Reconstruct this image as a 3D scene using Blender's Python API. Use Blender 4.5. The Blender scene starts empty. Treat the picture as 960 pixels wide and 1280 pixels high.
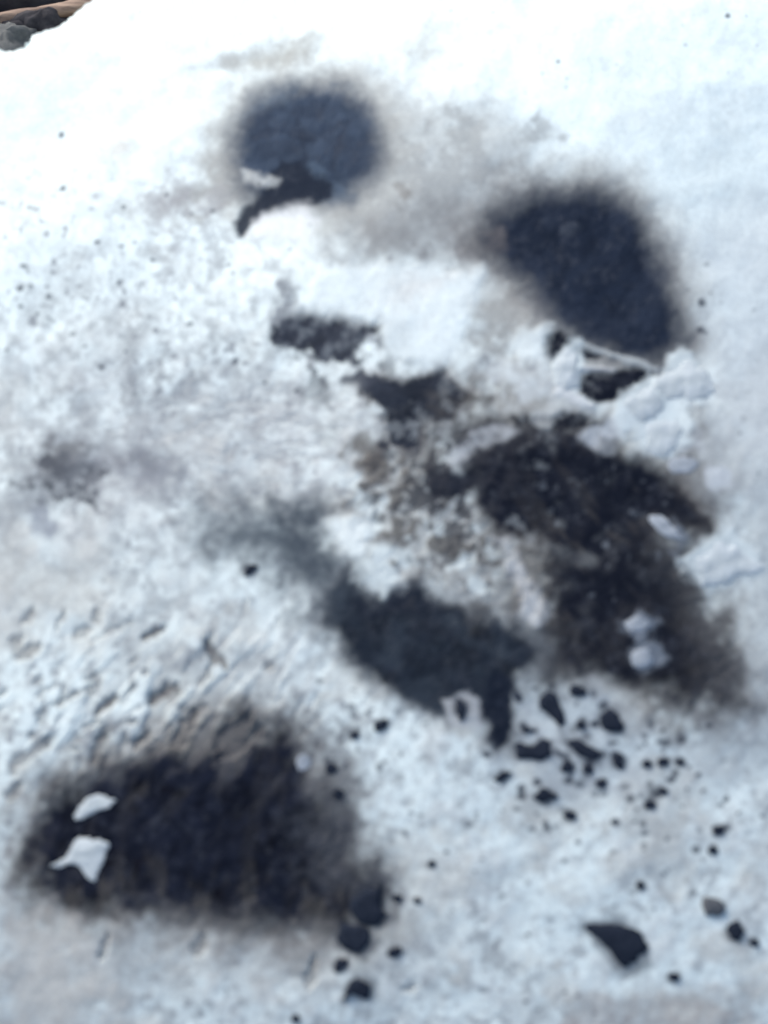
import bpy, math, random
import numpy as np

S = bpy.context.scene
COL = S.collection
R = math.radians

# ------------------------------------------------------------------ camera
CAM = np.array((0.0, -0.30, 0.86))
TILT = 29.0                       # degrees away from straight down
LENS = 34.0
cd = bpy.data.cameras.new('camera')
cam = bpy.data.objects.new('camera', cd)
COL.objects.link(cam)
cam.location = CAM
cam.rotation_euler = (R(TILT), 0, 0)
cd.sensor_width = 36.0
cd.lens = LENS
cd.clip_start = 0.01
cd.clip_end = 2000
cd.dof.use_dof = True
cd.dof.focus_distance = 1.6
cd.dof.aperture_fstop = 4.6
S.camera = cam

# ------------------------------------------------------------------ sky, sun, exposure
SUN_EL, SUN_AZ = 38.0, -42.0      # azimuth measured from +Y (away from the camera), negative = left
w = bpy.data.worlds.new('World')
S.world = w
w.use_nodes = True
nt = w.node_tree
bg = nt.nodes['Background']
sky = nt.nodes.new('ShaderNodeTexSky')
sky.sky_type = 'NISHITA'
sky.sun_disc = False
sky.sun_elevation = R(SUN_EL)
sky.sun_rotation = R(SUN_AZ)
nt.links.new(sky.outputs[0], bg.inputs[0])
sky.dust_density = 2.5
sky.air_density = 1.0
sky.ozone_density = 0.6
bg.inputs[1].default_value = 0.11
sd = bpy.data.lights.new('sun', 'SUN')
sun = bpy.data.objects.new('sun', sd)
COL.objects.link(sun)
sd.energy = 1.5
sd.angle = R(14)
sd.color = (1.0, 1.0, 0.985)
sun.rotation_euler = (R(90 - SUN_EL), 0, R(180 - SUN_AZ))
sun.location = (0, 0, 3)
S.view_settings.view_transform = 'Standard'
S.view_settings.look = 'None'
S.view_settings.gamma = 1.0
S.view_settings.use_curve_mapping = False
S.view_settings.exposure = 1.15

# ------------------------------------------------------------------ noise
rng = np.random.default_rng(7)
_T = rng.random((256, 256))

def vnoise(x, y, seed=0):
    x = x + seed * 37.7; y = y + seed * 91.3
    xi = np.floor(x).astype(np.int64); yi = np.floor(y).astype(np.int64)
    fx = x - xi; fy = y - yi
    fx = fx * fx * fx * (fx * (fx * 6 - 15) + 10); fy = fy * fy * fy * (fy * (fy * 6 - 15) + 10)
    a = _T[xi & 255, yi & 255]; b = _T[(xi + 1) & 255, yi & 255]
    c = _T[xi & 255, (yi + 1) & 255]; d = _T[(xi + 1) & 255, (yi + 1) & 255]
    return (a + (b - a) * fx) * (1 - fy) + (c + (d - c) * fx) * fy

def fbm(x, y, scale, octs=4, seed=0, gain=0.5):
    """about -1..1; scale = size of the largest feature"""
    s = 0; amp = 1; tot = 0
    f = 1.0 / scale
    for o in range(octs):
        s = s + amp * (vnoise(x * f + 0.37 * y * f, y * f - 0.37 * x * f, seed + o * 3) * 2 - 1)
        tot += amp; amp *= gain; f *= 2.03
    return np.clip(s / tot * 1.6, -1, 1)

def sstep(a, b, x):
    t = np.clip((x - a) / (b - a), 0, 1)
    return t * t * (3 - 2 * t)

def sdf(poly, u, v):
    """signed distance to a polygon, positive inside"""
    d = np.full(u.shape, 1e18); sgn = np.zeros(u.shape, bool)
    n = len(poly)
    for i in range(n):
        ax, ay = poly[i]; bx, by = poly[(i + 1) % n]
        ex, ey = bx - ax, by - ay
        t = np.clip(((u - ax) * ex + (v - ay) * ey) / (ex * ex + ey * ey + 1e-12), 0, 1)
        dx = u - ax - ex * t; dy = v - ay - ey * t
        d = np.minimum(d, dx * dx + dy * dy)
        if ay != by:
            c = ((ay > v) != (by > v)) & (u < ax + ex * (v - ay) / (by - ay))
            sgn ^= c
    d = np.sqrt(d)
    return np.where(sgn, d, -d)

# ------------------------------------------------------------------ surface map: 960 x 1280 chart laid over the rock
F = LENS / 36.0 * 1280.0
ct, st = math.cos(R(TILT)), math.sin(R(TILT))
AX_U = np.array((1, 0, 0)); AX_V = np.array((0, -ct, -st)); AX_D = np.array((0, st, -ct))

def chart(x, y, z):
    px, py, pz = x - CAM[0], y - CAM[1], z - CAM[2]
    dep = py * AX_D[1] + pz * AX_D[2]
    dep = np.maximum(dep, 0.05)
    return 480 + F * px / dep, 640 + F * (py * AX_V[1] + pz * AX_V[2]) / dep

def ray(u, v):
    return AX_U * ((u - 480) / F) + AX_V * ((v - 640) / F) + AX_D

def hit_plane(u, v, z):
    d = ray(u, v); t = (z - CAM[2]) / d[2]
    return CAM + d * t

# ------------------------------------------------------------------ the rock's broad form
def dome(x, y):
    z = 0.36 - 0.34 * np.clip(0.30 - y, 0, 2) ** 2 - 0.30 * np.clip(y - 0.42, 0, 2) ** 2
    z = z - 0.22 * np.clip(x + 0.02, 0, 2) ** 2 - 0.16 * np.clip(-0.05 - x, 0, 2) ** 2
    return z

edge_px = [(-60, 74), (-10, 70), (22, 69), (31, 64), (33, 54), (46, 48), (68, 38), (78, 28), (90, 15), (100, 7), (113, -2), (150, -30), (200, -75)]
EDGE = []
for (u_, v_) in edge_px:
    p = hit_plane(u_, v_, 0.335)
    for _ in range(10):
        p = hit_plane(u_, v_, float(dome(p[0], p[1])) - 0.015)
    EDGE.append((p[0], p[1]))
OUT = [(-0.58, -0.1), (-0.60, 0.30), (EDGE[0][0] - 0.05, EDGE[0][1] - 0.01)] + EDGE + [(0.02, 0.93), (0.30, 0.90), (0.60, 0.70), (0.66, 0.25), (0.52, -0.22), (0.25, -0.45), (-0.12, -0.50), (-0.45, -0.36)]

def rock_height(x, y):
    z = dome(x, y)
    z = z + 0.006 * fbm(x, y, 0.22, 2, 5) + 0.0015 * fbm(x, y, 0.07, 3, 9)
    d = sdf(OUT, x, y) + 0.008 * fbm(x, y, 0.03, 5, 21, 0.62)
    r = 0.03
    q = np.clip(1 - d / r, 0, 1)
    z = z - r * (1 - np.sqrt(np.maximum(1 - q * q, 0))) - 7.0 * np.clip(-d, 0, 1)
    return z

# grid: fine where the rock is close, coarse round its flanks
yb, yt = -0.36, 0.74
rows = []
for v in np.linspace(1330, -30, 890):
    rows.append(hit_plane(480, v, 0.325)[1])
rows = np.array(rows)
lo = np.linspace(-0.62, rows[0], 110)[:-1]; hi = np.linspace(rows[-1], 1.02, 90)[1:]
Y1 = np.concatenate([lo, rows, hi])
xs = np.linspace(-1, 1, 690)
tail = np.linspace(1, 2.6, 130)[1:]
X1 = np.concatenate([-tail[::-1], xs, tail])
half = 530 / F * np.maximum((Y1 - CAM[1]) * AX_D[1] + (0.33 - CAM[2]) * AX_D[2] + 0.03, 0.3)
X = X1[None, :] * half[:, None]
Y = np.repeat(Y1[:, None], len(X1), 1)
# keep the tails reaching the flanks
far = np.sign(X) * np.maximum(np.abs(X1[None, :]) - 1, 0) * 0.25
X = X + far
Z = rock_height(X, Y)
U, V = chart(X, Y, Z)

# ------------------------------------------------------------------ loose bits: outlines and places
CG = 'charcoal bits lying on the boulder'
big_chips = [
    ([(727, 1159), (746, 1152), (772, 1152), (796, 1164), (808, 1184), (804, 1208), (790, 1214), (772, 1204), (756, 1186), (738, 1172)], 0.004, 'largest black charcoal chip, teardrop shaped, alone on clean white crust'),
    ([(440, 1122), (457, 1112), (471, 1108), (479, 1099), (479, 1120), (483, 1140), (490, 1150), (470, 1158), (450, 1154), (440, 1137)], 0.005, 'spiky black charcoal lump touching the right end of the streaky dark patch'),
    ([(421, 1166), (430, 1154), (455, 1156), (464, 1178), (452, 1195), (440, 1189), (425, 1183)], 0.005, 'blocky black charcoal lump just below the spiky lump'),
    ([(430, 1236), (438, 1222), (451, 1220), (467, 1232), (463, 1249), (450, 1247), (440, 1243), (428, 1252)], 0.005, 'notched black charcoal lump nearest the bottom of the picture'),
    ([(668, 870), (678, 860), (692, 864), (700, 880), (708, 900), (702, 910), (692, 900), (676, 888)], 0.0035, 'comma shaped charcoal bit at the upper left of the speckled cluster'),
    ([(638, 938), (650, 929), (664, 934), (678, 922), (692, 928), (692, 944), (674, 951), (648, 949)], 0.004, 'broad double humped charcoal bit, widest of the speckled cluster'),
    ([(748, 894), (756, 884), (768, 888), (782, 904), (780, 918), (764, 919), (752, 908)], 0.004, 'rounded charcoal bit at the upper right of the speckled cluster'),
    ([(706, 925), (722, 924), (740, 934), (756, 944), (752, 954), (734, 952), (716, 940)], 0.003, 'long slanting charcoal bit in the middle of the speckled cluster'),
]
crumbs = [
    (723, 865, 12, 8, 15, 'oval charcoal crumb at the top of the speckled cluster, next to the largest patch'),
    (727, 906, 8, 6, 0, 'small charcoal crumb in the heart of the speckled cluster'),
    (657, 913, 7, 5, 10, 'small charcoal crumb above the double humped bit'),
    (710, 958, 10, 8, 0, 'round charcoal crumb under the left end of the long slanting bit'),
    (736, 962, 7, 6, 0, 'small charcoal crumb under the right end of the long slanting bit'),
    (773, 951, 8, 12, -15, 'upright charcoal crumb below the rounded bit at upper right'),
    (752, 980, 7, 7, 0, 'round charcoal crumb lowest in the middle of the speckled cluster'),
    (808, 955, 7, 6, 0, 'left one of three charcoal crumbs in a level row right of the speckled cluster'),
    (829, 953, 8, 6, 0, 'middle one of three charcoal crumbs in a level row right of the speckled cluster'),
    (852, 953, 7, 5, 0, 'right one of three charcoal crumbs in a level row right of the speckled cluster'),
    (628, 971, 12, 7, -30, 'slanting charcoal crumb below and left of the double humped bit'),
    (683, 995, 14, 9, 5, 'wide oval charcoal crumb below the double humped bit'),
    (712, 1020, 8, 8, 20, 'round charcoal crumb lowest below the wide oval crumb'),
    (830, 989, 6, 5, 0, 'tiny charcoal crumb below the level row of three'),
    (812, 1007, 8, 6, 10, 'charcoal crumb at lower left of the tiny one below the level row'),
    (898, 1038, 9, 8, 20, 'charcoal crumb by the right edge, upper one of a close pair'),
    (892, 1063, 7, 6, 0, 'charcoal crumb by the right edge, lower one of a close pair'),
    (800, 1107, 7, 6, 60, 'lone charcoal crumb above and right of the teardrop chip'),
    (920, 1165, 11, 14, 0, 'blocky charcoal crumb beside the grey cinder near the right edge'),
    (943, 1178, 7, 5, 0, 'faint little charcoal crumb against the right side of the blocky one'),
    (842, 1222, 9, 6, 10, 'charcoal crumb below and right of the teardrop chip'),
    (540, 1080, 5, 5, 0, 'tiny charcoal crumb on white crust right of the spiky lump'),
    (496, 1123, 7, 6, 0, 'small charcoal crumb close to the right tip of the spiky lump'),
    (522, 1126, 5, 4, 0, 'faint tiny crumb to the right of the crumb by the spiky lump'),
    (493, 1190, 9, 8, -40, 'round charcoal crumb right of the blocky lump'),
    (426, 1206, 9, 10, 0, 'round charcoal crumb between the blocky and the notched lump'),
    (370, 1273, 6, 6, 0, 'tiny charcoal crumb at the bottom edge left of the notched lump'),
    (313, 712, 10, 5, -35, 'slanting charcoal splinter on pale crust left of the blue black slanting patch'),
    (414, 960, 8, 7, 0, 'charcoal crumb at the right rim of the streaky patch, upper of two'),
    (422, 993, 7, 7, 0, 'charcoal crumb at the right rim of the streaky patch, lower of two'),
    (443, 919, 7, 6, 0, 'left one of two charcoal crumbs between the slanting and the streaky patch'),
    (476, 907, 9, 8, 0, 'right one of two charcoal crumbs between the slanting and the streaky patch'),
    (576, 886, 8, 14, -10, 'upright charcoal crumb under the lower edge of the slanting patch'),
]

# ------------------------------------------------------------------ pigment and crust relief
n1 = fbm(U, V, 90, 5, 31); n2 = fbm(U, V, 34, 4, 47); n3 = fbm(U, V, 13, 3, 63)
n4 = fbm(U, V, 6.5, 2, 95)
nQ0 = fbm(U, V, 30, 6, 99, 0.7)
nR = fbm(U, V, 46, 6, 97, 0.66)
wu = U + 9 * fbm(U, V, 60, 4, 71) + 4 * fbm(U, V, 14, 3, 75)
wv = V + 9 * fbm(U, V, 60, 4, 83) + 4 * fbm(U, V, 14, 3, 87)
wu2 = U + 3 * fbm(U, V, 22, 4, 71) ; wv2 = V + 3 * fbm(U, V, 22, 4, 83)

ALB = np.empty(U.shape + (3,))
ALB[:] = (0.755, 0.82, 0.805)
H = np.zeros(U.shape)                 # relief in metres
COVER = np.zeros(U.shape)
NAVY = (0.011, 0.015, 0.025); INK = (0.008, 0.010, 0.017); SLATE = (0.085, 0.105, 0.140)
BROWN = (0.12, 0.108, 0.098); GREY = (0.33, 0.33, 0.325); TAUPE = (0.37, 0.365, 0.35); WHITE = (0.80, 0.81, 0.815)
CHAR = (0.014, 0.015, 0.020)

def blend(m, col):
    for k in range(3):
        ALB[..., k] = ALB[..., k] * (1 - m) + col[k] * m

def layer(poly, col, soft=12, amt=1.0, warp=1, rough=0.0, nz=None, fringe=None, dip=0.0, bias=0.0, breakup=0.0, tone=0.0, even=False):
    """one stain or flake: polygon in chart units, edge softness, ragged edge, brownish fringe, step down in the crust"""
    if soft >= 11: soft = soft * 1.35
    us = [p[0] for p in poly]; vs = [p[1] for p in poly]
    pad = soft * 3 + 30
    sel = (U > min(us) - pad) & (U < max(us) + pad) & (V > min(vs) - pad) & (V < max(vs) + pad)
    if warp == 1: a, b = wu[sel], wv[sel]
    elif warp == 2: a, b = wu2[sel], wv2[sel]
    else: a, b = U[sel], V[sel]
    d = sdf(poly, a, b) + bias
    if rough: d = d + (rough * n2[sel] if soft > 10 else 1.25 * rough * nR[sel]) if nz is None else d + rough * nz[sel]
    if even: d = d + 0.06 * soft * (n3[sel] + n4[sel])
    elif soft >= 8: d = d + 0.10 * soft * n4[sel] + 0.22 * soft * n3[sel]
    m = np.zeros(U.shape)
    ms = sstep(-soft, soft, d)
    if breakup:
        ms = ms * (1 - breakup * sstep(-0.1, 0.55, n3[sel] * 0.6 + n2[sel] * 0.6))
    if fringe is not None:
        f = np.zeros(U.shape)
        f[sel] = sstep(-soft * 2.2, soft * 0.3, d) * 0.75
        blend(f * amt, fringe)
    m[sel] = ms
    c = col
    if tone:
        t = 1 + tone * (n2 * 0.6 + n3 * 0.5)
        mm = m * amt
        for k in range(3):
            ALB[..., k] = ALB[..., k] * (1 - mm) + col[k] * t * mm
    else:
        blend(m * amt, c)
    if dip: H[...] -= 0.5 * dip * m
    return m

def ell(cx, cy, rx, ry, ang=0, n=18):
    ca, sa = math.cos(R(ang)), math.sin(R(ang))
    return [(cx + rx * math.cos(t) * ca - ry * math.sin(t) * sa, cy + rx * math.cos(t) * sa + ry * math.sin(t) * ca)
            for t in [2 * math.pi * i / n for i in range(n)]]

def zone_a(u, v):
    return sstep(-0.15, 0.6, fbm(u, v, 130, 3, 111)) * sstep(160, 320, v)

# --- base: weathered white crust, dirtier and painted with shade lower down, peppered with specks
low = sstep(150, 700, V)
ALB *= (1 - low * 0.14)[..., None] * np.array((1 - 0.0, 1, 1))  # light falling off towards the bottom, put into the albedo
blend(0.10 * sstep(350, 1000, V), (0.50, 0.60, 0.62))  # bluish shade over the lower part, painted in
dirt = sstep(0.0, 0.75, n1 * 0.55 + n2 * 0.5 + n3 * 0.25) * (0.10 + 0.32 * low)
blend(dirt, (0.46, 0.45, 0.44))
blend(sstep(0.15, 0.8, fbm(U, V, 150, 4, 101)) * 0.28 * low, TAUPE)
spk = vnoise(U / 8.0, V / 8.0, 11) * 0.75 + vnoise(U / 4.5, V / 4.5, 12) * 0.25
blend(sstep(0.66, 0.86, spk) * zone_a(U, V) * 0.85 * sstep(900, 500, U), (0.17, 0.18, 0.20))
spk = vnoise(U / 14.0, V / 14.0, 13) * 0.7 + vnoise(U / 6.0, V / 6.0, 14) * 0.3
blend(sstep(0.64, 0.86, spk) * zone_a(U + 300, V) * 0.75 * sstep(760, 500, U), (0.22, 0.23, 0.25))
lz = np.exp(-(((U - 190) / 230) ** 2 + ((V - 500) / 150) ** 2))
blend(sstep(0.0, 0.55, nR) * lz * 0.62, (0.27, 0.285, 0.30))
blend(sstep(0.1, 0.6, fbm(U, V, 15, 4, 119, 0.7)) * lz * 0.6, (0.17, 0.178, 0.19))
lz2 = np.exp(-(((U - 230) / 210) ** 2 + ((V - 330) / 130) ** 2))
blend(sstep(0.05, 0.6, fbm(U, V, 20, 5, 139, 0.75)) * lz2 * 0.55, (0.24, 0.25, 0.265))
mott = fbm(U, V, 22, 4, 103, 0.65)
blend(sstep(0.0, 0.7, mott) * (0.14 + 0.46 * low), (0.27, 0.285, 0.295))
blend(sstep(0.1, 0.8, fbm(U, V, 9, 3, 109, 0.6)) * (0.06 + 0.26 * low), (0.24, 0.25, 0.26))
blend(sstep(0.1, 0.7, fbm(U, V, 70, 4, 105, 0.6)) * 0.30 * low, (0.33, 0.345, 0.35))
wisp = fbm(U * 0.75 + V * 0.35, V * 2.4 - U * 0.5, 70, 4, 107, 0.6)
wzone = np.exp(-(((U - 330) / 190) ** 2 + ((V - 545) / 85) ** 2))
blend(sstep(0.05, 0.6, wisp) * wzone * 0.55, (0.25, 0.255, 0.265))
rdg = 1 - np.abs(fbm(U * 0.8 + V * 0.25, V * 2.0 - U * 0.45, 64, 5, 137, 0.6)) * 5
blend(np.clip(rdg, 0, 1) * wzone * 0.5, (0.20, 0.205, 0.215))
H -= 0.0006 * np.clip(rdg, 0, 1) * wzone
warm = fbm(U, V, 95, 5, 123, 0.6)
blend(sstep(0.05, 0.6, warm) * 0.50 * (0.25 + 0.75 * low), (0.47, 0.46, 0.425))
ring = np.abs(fbm(U, V, 60, 4, 127, 0.55))
blend(sstep(0.10, 0.0, ring) * 0.22 * low, (0.33, 0.35, 0.37))
# --- wide soft smudges, and a painted light falloff at the upper right
layer([(0, 520), (60, 500), (200, 500), (420, 470), (430, 560), (380, 640), (250, 640), (120, 650), (0, 640)], (0.42, 0.42, 0.42), 60, 0.42, rough=40, nz=n1)
layer([(0, 560), (90, 540), (220, 560), (230, 620), (100, 640), (0, 630)], (0.24, 0.25, 0.26), 16, 0.55, rough=40, nz=nR)
layer([(14, 612), (40, 590), (52, 572), (66, 590), (86, 600), (118, 604), (110, 618), (70, 622), (24, 622)], (0.045, 0.049, 0.058), 8, 0.8, warp=1, rough=24, nz=nQ0, tone=0.7, breakup=0.5, bias=0)
layer([(60, 556), (100, 562), (96, 590), (66, 584)], (0.11, 0.11, 0.115), 8, 0.7, warp=1, rough=22, breakup=0.4)
layer([(140, 575), (165, 560), (190, 575), (180, 592), (150, 590)], (0.13, 0.132, 0.14), 8, 0.7, warp=2, rough=18)
layer([(160, 560), (210, 585), (260, 610), (200, 620), (150, 605)], (0.22, 0.23, 0.25), 12, 0.6, rough=30, nz=nR)
layer(ell(75, 598, 50, 20), (0.09, 0.095, 0.108), 9, 0.7, rough=34, nz=nQ0, bias=-4)
layer(ell(54, 655, 17, 18), (0.17, 0.185, 0.225), 9, 0.65, rough=10)
layer(ell(150, 585, 60, 18, 10), (0.25, 0.25, 0.27), 16, 0.5, rough=14, breakup=0.6)
layer([(300, 110), (470, 110), (560, 130), (690, 165), (640, 250), (610, 330), (450, 325), (385, 265), (280, 260), (250, 200)], (0.32, 0.325, 0.32), 34, 0.66, rough=22, nz=n1)
layer([(470, 140), (600, 150), (690, 170), (620, 250), (600, 320), (480, 310)], (0.24, 0.24, 0.235), 14, 0.5, rough=55, nz=nR, bias=-18)
layer([(390, 255), (470, 235), (560, 260), (600, 315), (520, 328), (440, 320)], (0.15, 0.15, 0.155), 28, 0.55, rough=12)
layer(ell(330, 68, 60, 13, -14), (0.28, 0.27, 0.245), 13, 0.75, rough=10)
layer(ell(255, 78, 34, 9, 0), (0.42, 0.43, 0.42), 14, 0.5, rough=8)
layer(ell(470, 110, 80, 20, 4), (0.45, 0.46, 0.45), 24, 0.45, rough=8)
layer(ell(525, 58, 34, 16, 10), (0.34, 0.33, 0.305), 16, 0.65, rough=10)
layer([(165, 250), (230, 225), (260, 180), (300, 190), (300, 270), (240, 290)], (0.26, 0.25, 0.235), 16, 0.75, rough=30, breakup=0.75)
layer([(130, 250), (180, 215), (250, 205), (300, 250), (280, 300), (200, 300)], (0.30, 0.30, 0.31), 14, 0.7, rough=40, nz=nR, bias=-14)
layer([(335, 340), (365, 345), (372, 390), (340, 400)], (0.16, 0.17, 0.19), 8, 0.8, rough=18, bias=-3)
layer([(490, 215), (525, 225), (530, 245), (500, 245)], (0.15, 0.135, 0.125), 8, 0.6, rough=14)
layer(ell(150, 190, 16, 11), (0.62, 0.56, 0.48), 10, 0.5)
layer([(580, 380), (640, 350), (680, 400), (660, 440), (610, 440), (590, 410)], (0.24, 0.235, 0.225), 14, 0.8, rough=18, breakup=0.5)
layer([(560, 470), (660, 440), (720, 490), (740, 540), (600, 560), (560, 520)], (0.22, 0.205, 0.19), 16, 0.75, rough=16, breakup=0.5)
layer([(860, 500), (905, 520), (915, 620), (880, 680), (820, 640), (830, 560)], (0.12, 0.115, 0.115), 16, 0.85, rough=16, breakup=0.45)
layer([(900, 440), (1000, 380), (1000, 1000), (860, 960), (870, 900), (915, 800), (890, 700), (925, 600)], (0.30, 0.315, 0.325), 50, 0.62, rough=18, nz=n1)
layer([(240, 650), (300, 620), (400, 640), (440, 700), (460, 760), (400, 760), (340, 720), (270, 700)], (0.075, 0.09, 0.105), 30, 0.92, rough=16)
layer([(770, 150), (1000, 110), (1000, 430), (850, 420)], (0.52, 0.585, 0.595), 60, 0.6)  # upper right toned down: dimmer light painted into the crust colour
layer([(850, 300), (1000, 230), (1000, 620), (900, 560)], (0.45, 0.48, 0.50), 45, 0.55)
layer([(640, 860), (740, 840), (800, 900), (790, 980), (690, 1000), (630, 950)], (0.30, 0.33, 0.36), 24, 0.6, rough=25, nz=nR)
layer([(690, 1250), (760, 1235), (900, 1245), (960, 1290), (690, 1300)], (0.30, 0.275, 0.26), 18, 0.75, rough=22, breakup=0.4)
layer([(0, 1140), (120, 1140), (260, 1150), (430, 1170), (420, 1220), (200, 1230), (60, 1290), (0, 1290)], TAUPE, 30, 0.55, rough=25)

# --- mottled brown and white ground in the middle
mid = [(420, 640), (440, 570), (520, 560), (610, 630), (690, 700), (720, 790), (660, 790), (560, 745), (460, 745), (440, 700)]
layer(mid, (0.30, 0.30, 0.29), 18, 0.75, rough=14)
m_ = np.clip(sstep(-20, 20, sdf(mid, wu, wv)), 0, 1)
blend(m_ * sstep(0.05, 0.5, n3 * 0.5 + n2 * 0.7) * 0.85, (0.085, 0.08, 0.076))
blend(m_ * sstep(0.15, 0.55, fbm(U, V, 26, 3, 131)) * 0.75, (0.54, 0.59, 0.59))
H += 0.0005 * m_ * n3
layer([(440, 555), (470, 560), (485, 600), (460, 615), (440, 590)], BROWN, 9, 0.8, rough=16, bias=-2)
layer([(490, 545), (530, 540), (560, 570), (540, 600), (510, 590)], (0.13, 0.12, 0.11), 9, 0.75, rough=16)

# --- dark patches.  Each entry keeps its cover so that the patch can be a piece of its own
PATCH = {}
def patch(key, *ms):
    m = ms[0]
    for q in ms[1:]: m = np.maximum(m, q)
    PATCH[key] = np.maximum(PATCH.get(key, 0), m)

# slate grey round patch, far left
a = layer([(298, 150), (318, 125), (350, 110), (390, 104), (430, 108), (460, 125), (476, 155), (480, 190), (468, 225), (440, 250), (390, 256), (330, 258), (302, 240), (290, 200), (290, 170)], (0.040, 0.054, 0.080), 19, 1.0, rough=3, fringe=(0.36, 0.355, 0.33), tone=0.22, warp=2, even=True)
blend(a * sstep(0.1, 0.5, fbm(U, V * 2.2, 60, 3, 141)) * 0.4, (0.028, 0.036, 0.054))
blend(a * sstep(0.1, 0.6, fbm(U, V, 48, 3, 151)) * 0.6, (0.085, 0.115, 0.155))
b = layer([(335, 225), (352, 200), (372, 205), (392, 222), (416, 224), (414, 246), (380, 256), (345, 264), (322, 280), (300, 292), (284, 278), (300, 262), (316, 246)], (0.018, 0.023, 0.035), 5, 0.97, warp=2, rough=8, dip=0.001)
layer([(302, 212), (326, 218), (350, 226), (346, 235), (320, 236), (308, 226)], (0.42, 0.43, 0.42), 4, 0.85, warp=2, rough=5, dip=-0.001)
layer([(330, 268), (380, 258), (400, 275), (380, 300), (310, 295)], (0.72, 0.725, 0.72), 9, 0.8, warp=2, rough=8)
patch('slate', a, b)

# navy oval, far right
a = layer([(596, 302), (612, 272), (644, 248), (690, 236), (735, 233), (775, 246), (806, 280), (826, 320), (846, 370), (856, 428), (832, 460), (780, 452), (730, 434), (696, 402), (668, 368), (640, 342), (618, 322)], (0.014, 0.0195, 0.033), 21, 1.0, rough=6, fringe=(0.20, 0.185, 0.175), tone=0.25, bias=3, warp=2, even=True)
blend(a * sstep(0.0, 0.6, fbm(U, V, 55, 3, 161)) * 0.35, (0.030, 0.038, 0.058))
layer([(606, 300), (622, 290), (630, 300), (618, 320), (604, 312)], (0.12, 0.11, 0.11), 10, 0.7)
b = layer([(724, 472), (742, 462), (780, 462), (820, 456), (812, 484), (782, 500), (748, 506), (726, 492)], INK, 4, 1.0, warp=2, rough=4, dip=0.0012)
c = layer([(676, 420), (698, 414), (716, 428), (760, 440), (744, 452), (716, 446), (692, 452), (678, 442)], INK, 4, 1.0, warp=2, rough=4, dip=0.001)
patch('oval', a)
patch('oval foot', b)
patch('oval side', c)
# thin pale curled edges of the crust
layer([(724, 428), (742, 434), (768, 440), (792, 450), (826, 458), (822, 464), (790, 456), (764, 446), (740, 440)], (0.36, 0.385, 0.39), 3, 0.85, warp=2, rough=2, dip=-0.002)
layer([(718, 460), (744, 458), (770, 460), (768, 465), (742, 464), (722, 468)], (0.45, 0.45, 0.46), 3, 0.85, warp=2, rough=2, dip=-0.002)
layer([(700, 470), (722, 490), (745, 505), (740, 512), (715, 504), (690, 492)], (0.52, 0.53, 0.54), 4, 0.85, warp=2, rough=3, dip=-0.002)
layer([(650, 458), (668, 452), (674, 464), (664, 468), (656, 470)], (0.06, 0.065, 0.08), 3, 0.85, warp=2, rough=4)

# ragged patches in the middle
a = layer([(345, 420), (366, 398), (392, 392), (420, 398), (474, 406), (458, 436), (442, 456), (404, 440), (352, 430)], (0.036, 0.041, 0.055), 6, 1.0, warp=2, rough=12, dip=0.0008, tone=0.6, breakup=0.12, bias=3)
patch('left ragged', a)
a = layer([(452, 466), (500, 474), (545, 464), (576, 488), (562, 520), (524, 524), (514, 556), (484, 552), (486, 512), (458, 490)], (0.022, 0.026, 0.036), 6, 1.0, warp=2, rough=13, dip=0.001, fringe=(0.17, 0.16, 0.155), tone=0.4, bias=3)
b = layer([(428, 478), (450, 460), (470, 470), (456, 482)], (0.05, 0.055, 0.07), 5, 0.85, warp=2, rough=8)
patch('hook', a, b)

# the big black patch
b = layer([(650, 640), (760, 650), (830, 680), (868, 740), (900, 820), (902, 872), (850, 880), (800, 856), (742, 836), (700, 830), (692, 790), (712, 760), (690, 716)], CHAR, 20, 1.0, rough=14, fringe=(0.12, 0.112, 0.108), tone=0.4, bias=6)
blend(b * sstep(0.05, 0.6, fbm(U, V, 40, 4, 171)) * 0.25 * sstep(620, 700, V), (0.050, 0.046, 0.044))
a = layer([(576, 562), (640, 548), (700, 536), (756, 544), (800, 574), (856, 622), (884, 656), (846, 652), (800, 642), (806, 670), (760, 680), (700, 670), (650, 655), (614, 636), (602, 600)], INK, 11, 1.0, rough=9, fringe=(0.09, 0.082, 0.078), dip=0.001, tone=0.3, bias=6)
c = layer([(690, 640), (770, 640), (790, 740), (830, 830), (770, 840), (690, 812), (708, 740)], INK, 22, 0.9, rough=16)
layer([(640, 785), (690, 775), (730, 820), (690, 850), (640, 840)], (0.022, 0.022, 0.027), 12, 0.9, rough=8)
e = layer([(534, 602), (560, 586), (592, 588), (604, 606), (570, 622), (542, 620)], (0.018, 0.021, 0.030), 5, 1.0, warp=2, rough=6, dip=0.001)
f = layer([(640, 520), (700, 511), (746, 515), (742, 528), (690, 534), (650, 531)], INK, 6, 0.95, warp=2, rough=9, bias=3, dip=0.001)
layer([(530, 500), (600, 515), (660, 535), (640, 562), (580, 580), (545, 560)], (0.05, 0.048, 0.05), 11, 0.8, rough=34, nz=nR, breakup=0.35)
cc_ = layer(ell(790, 730, 85, 110), (0.013, 0.014, 0.019), 30, 0.75, rough=40, nz=nR)
layer(ell(870, 640, 50, 8, 38), (0.02, 0.02, 0.025), 7, 0.9, rough=6)
g = layer([(560, 545), (620, 535), (700, 538), (760, 556), (700, 566), (600, 566)], (0.03, 0.03, 0.036), 8, 0.7, rough=5)
patch('black', a, b, c)
patch('black bit', e)
patch('black band', f)
layer([(622, 670), (668, 664), (690, 720), (688, 780), (650, 760), (630, 720)], (0.085, 0.078, 0.072), 14, 0.6, rough=12, breakup=0.3)
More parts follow.
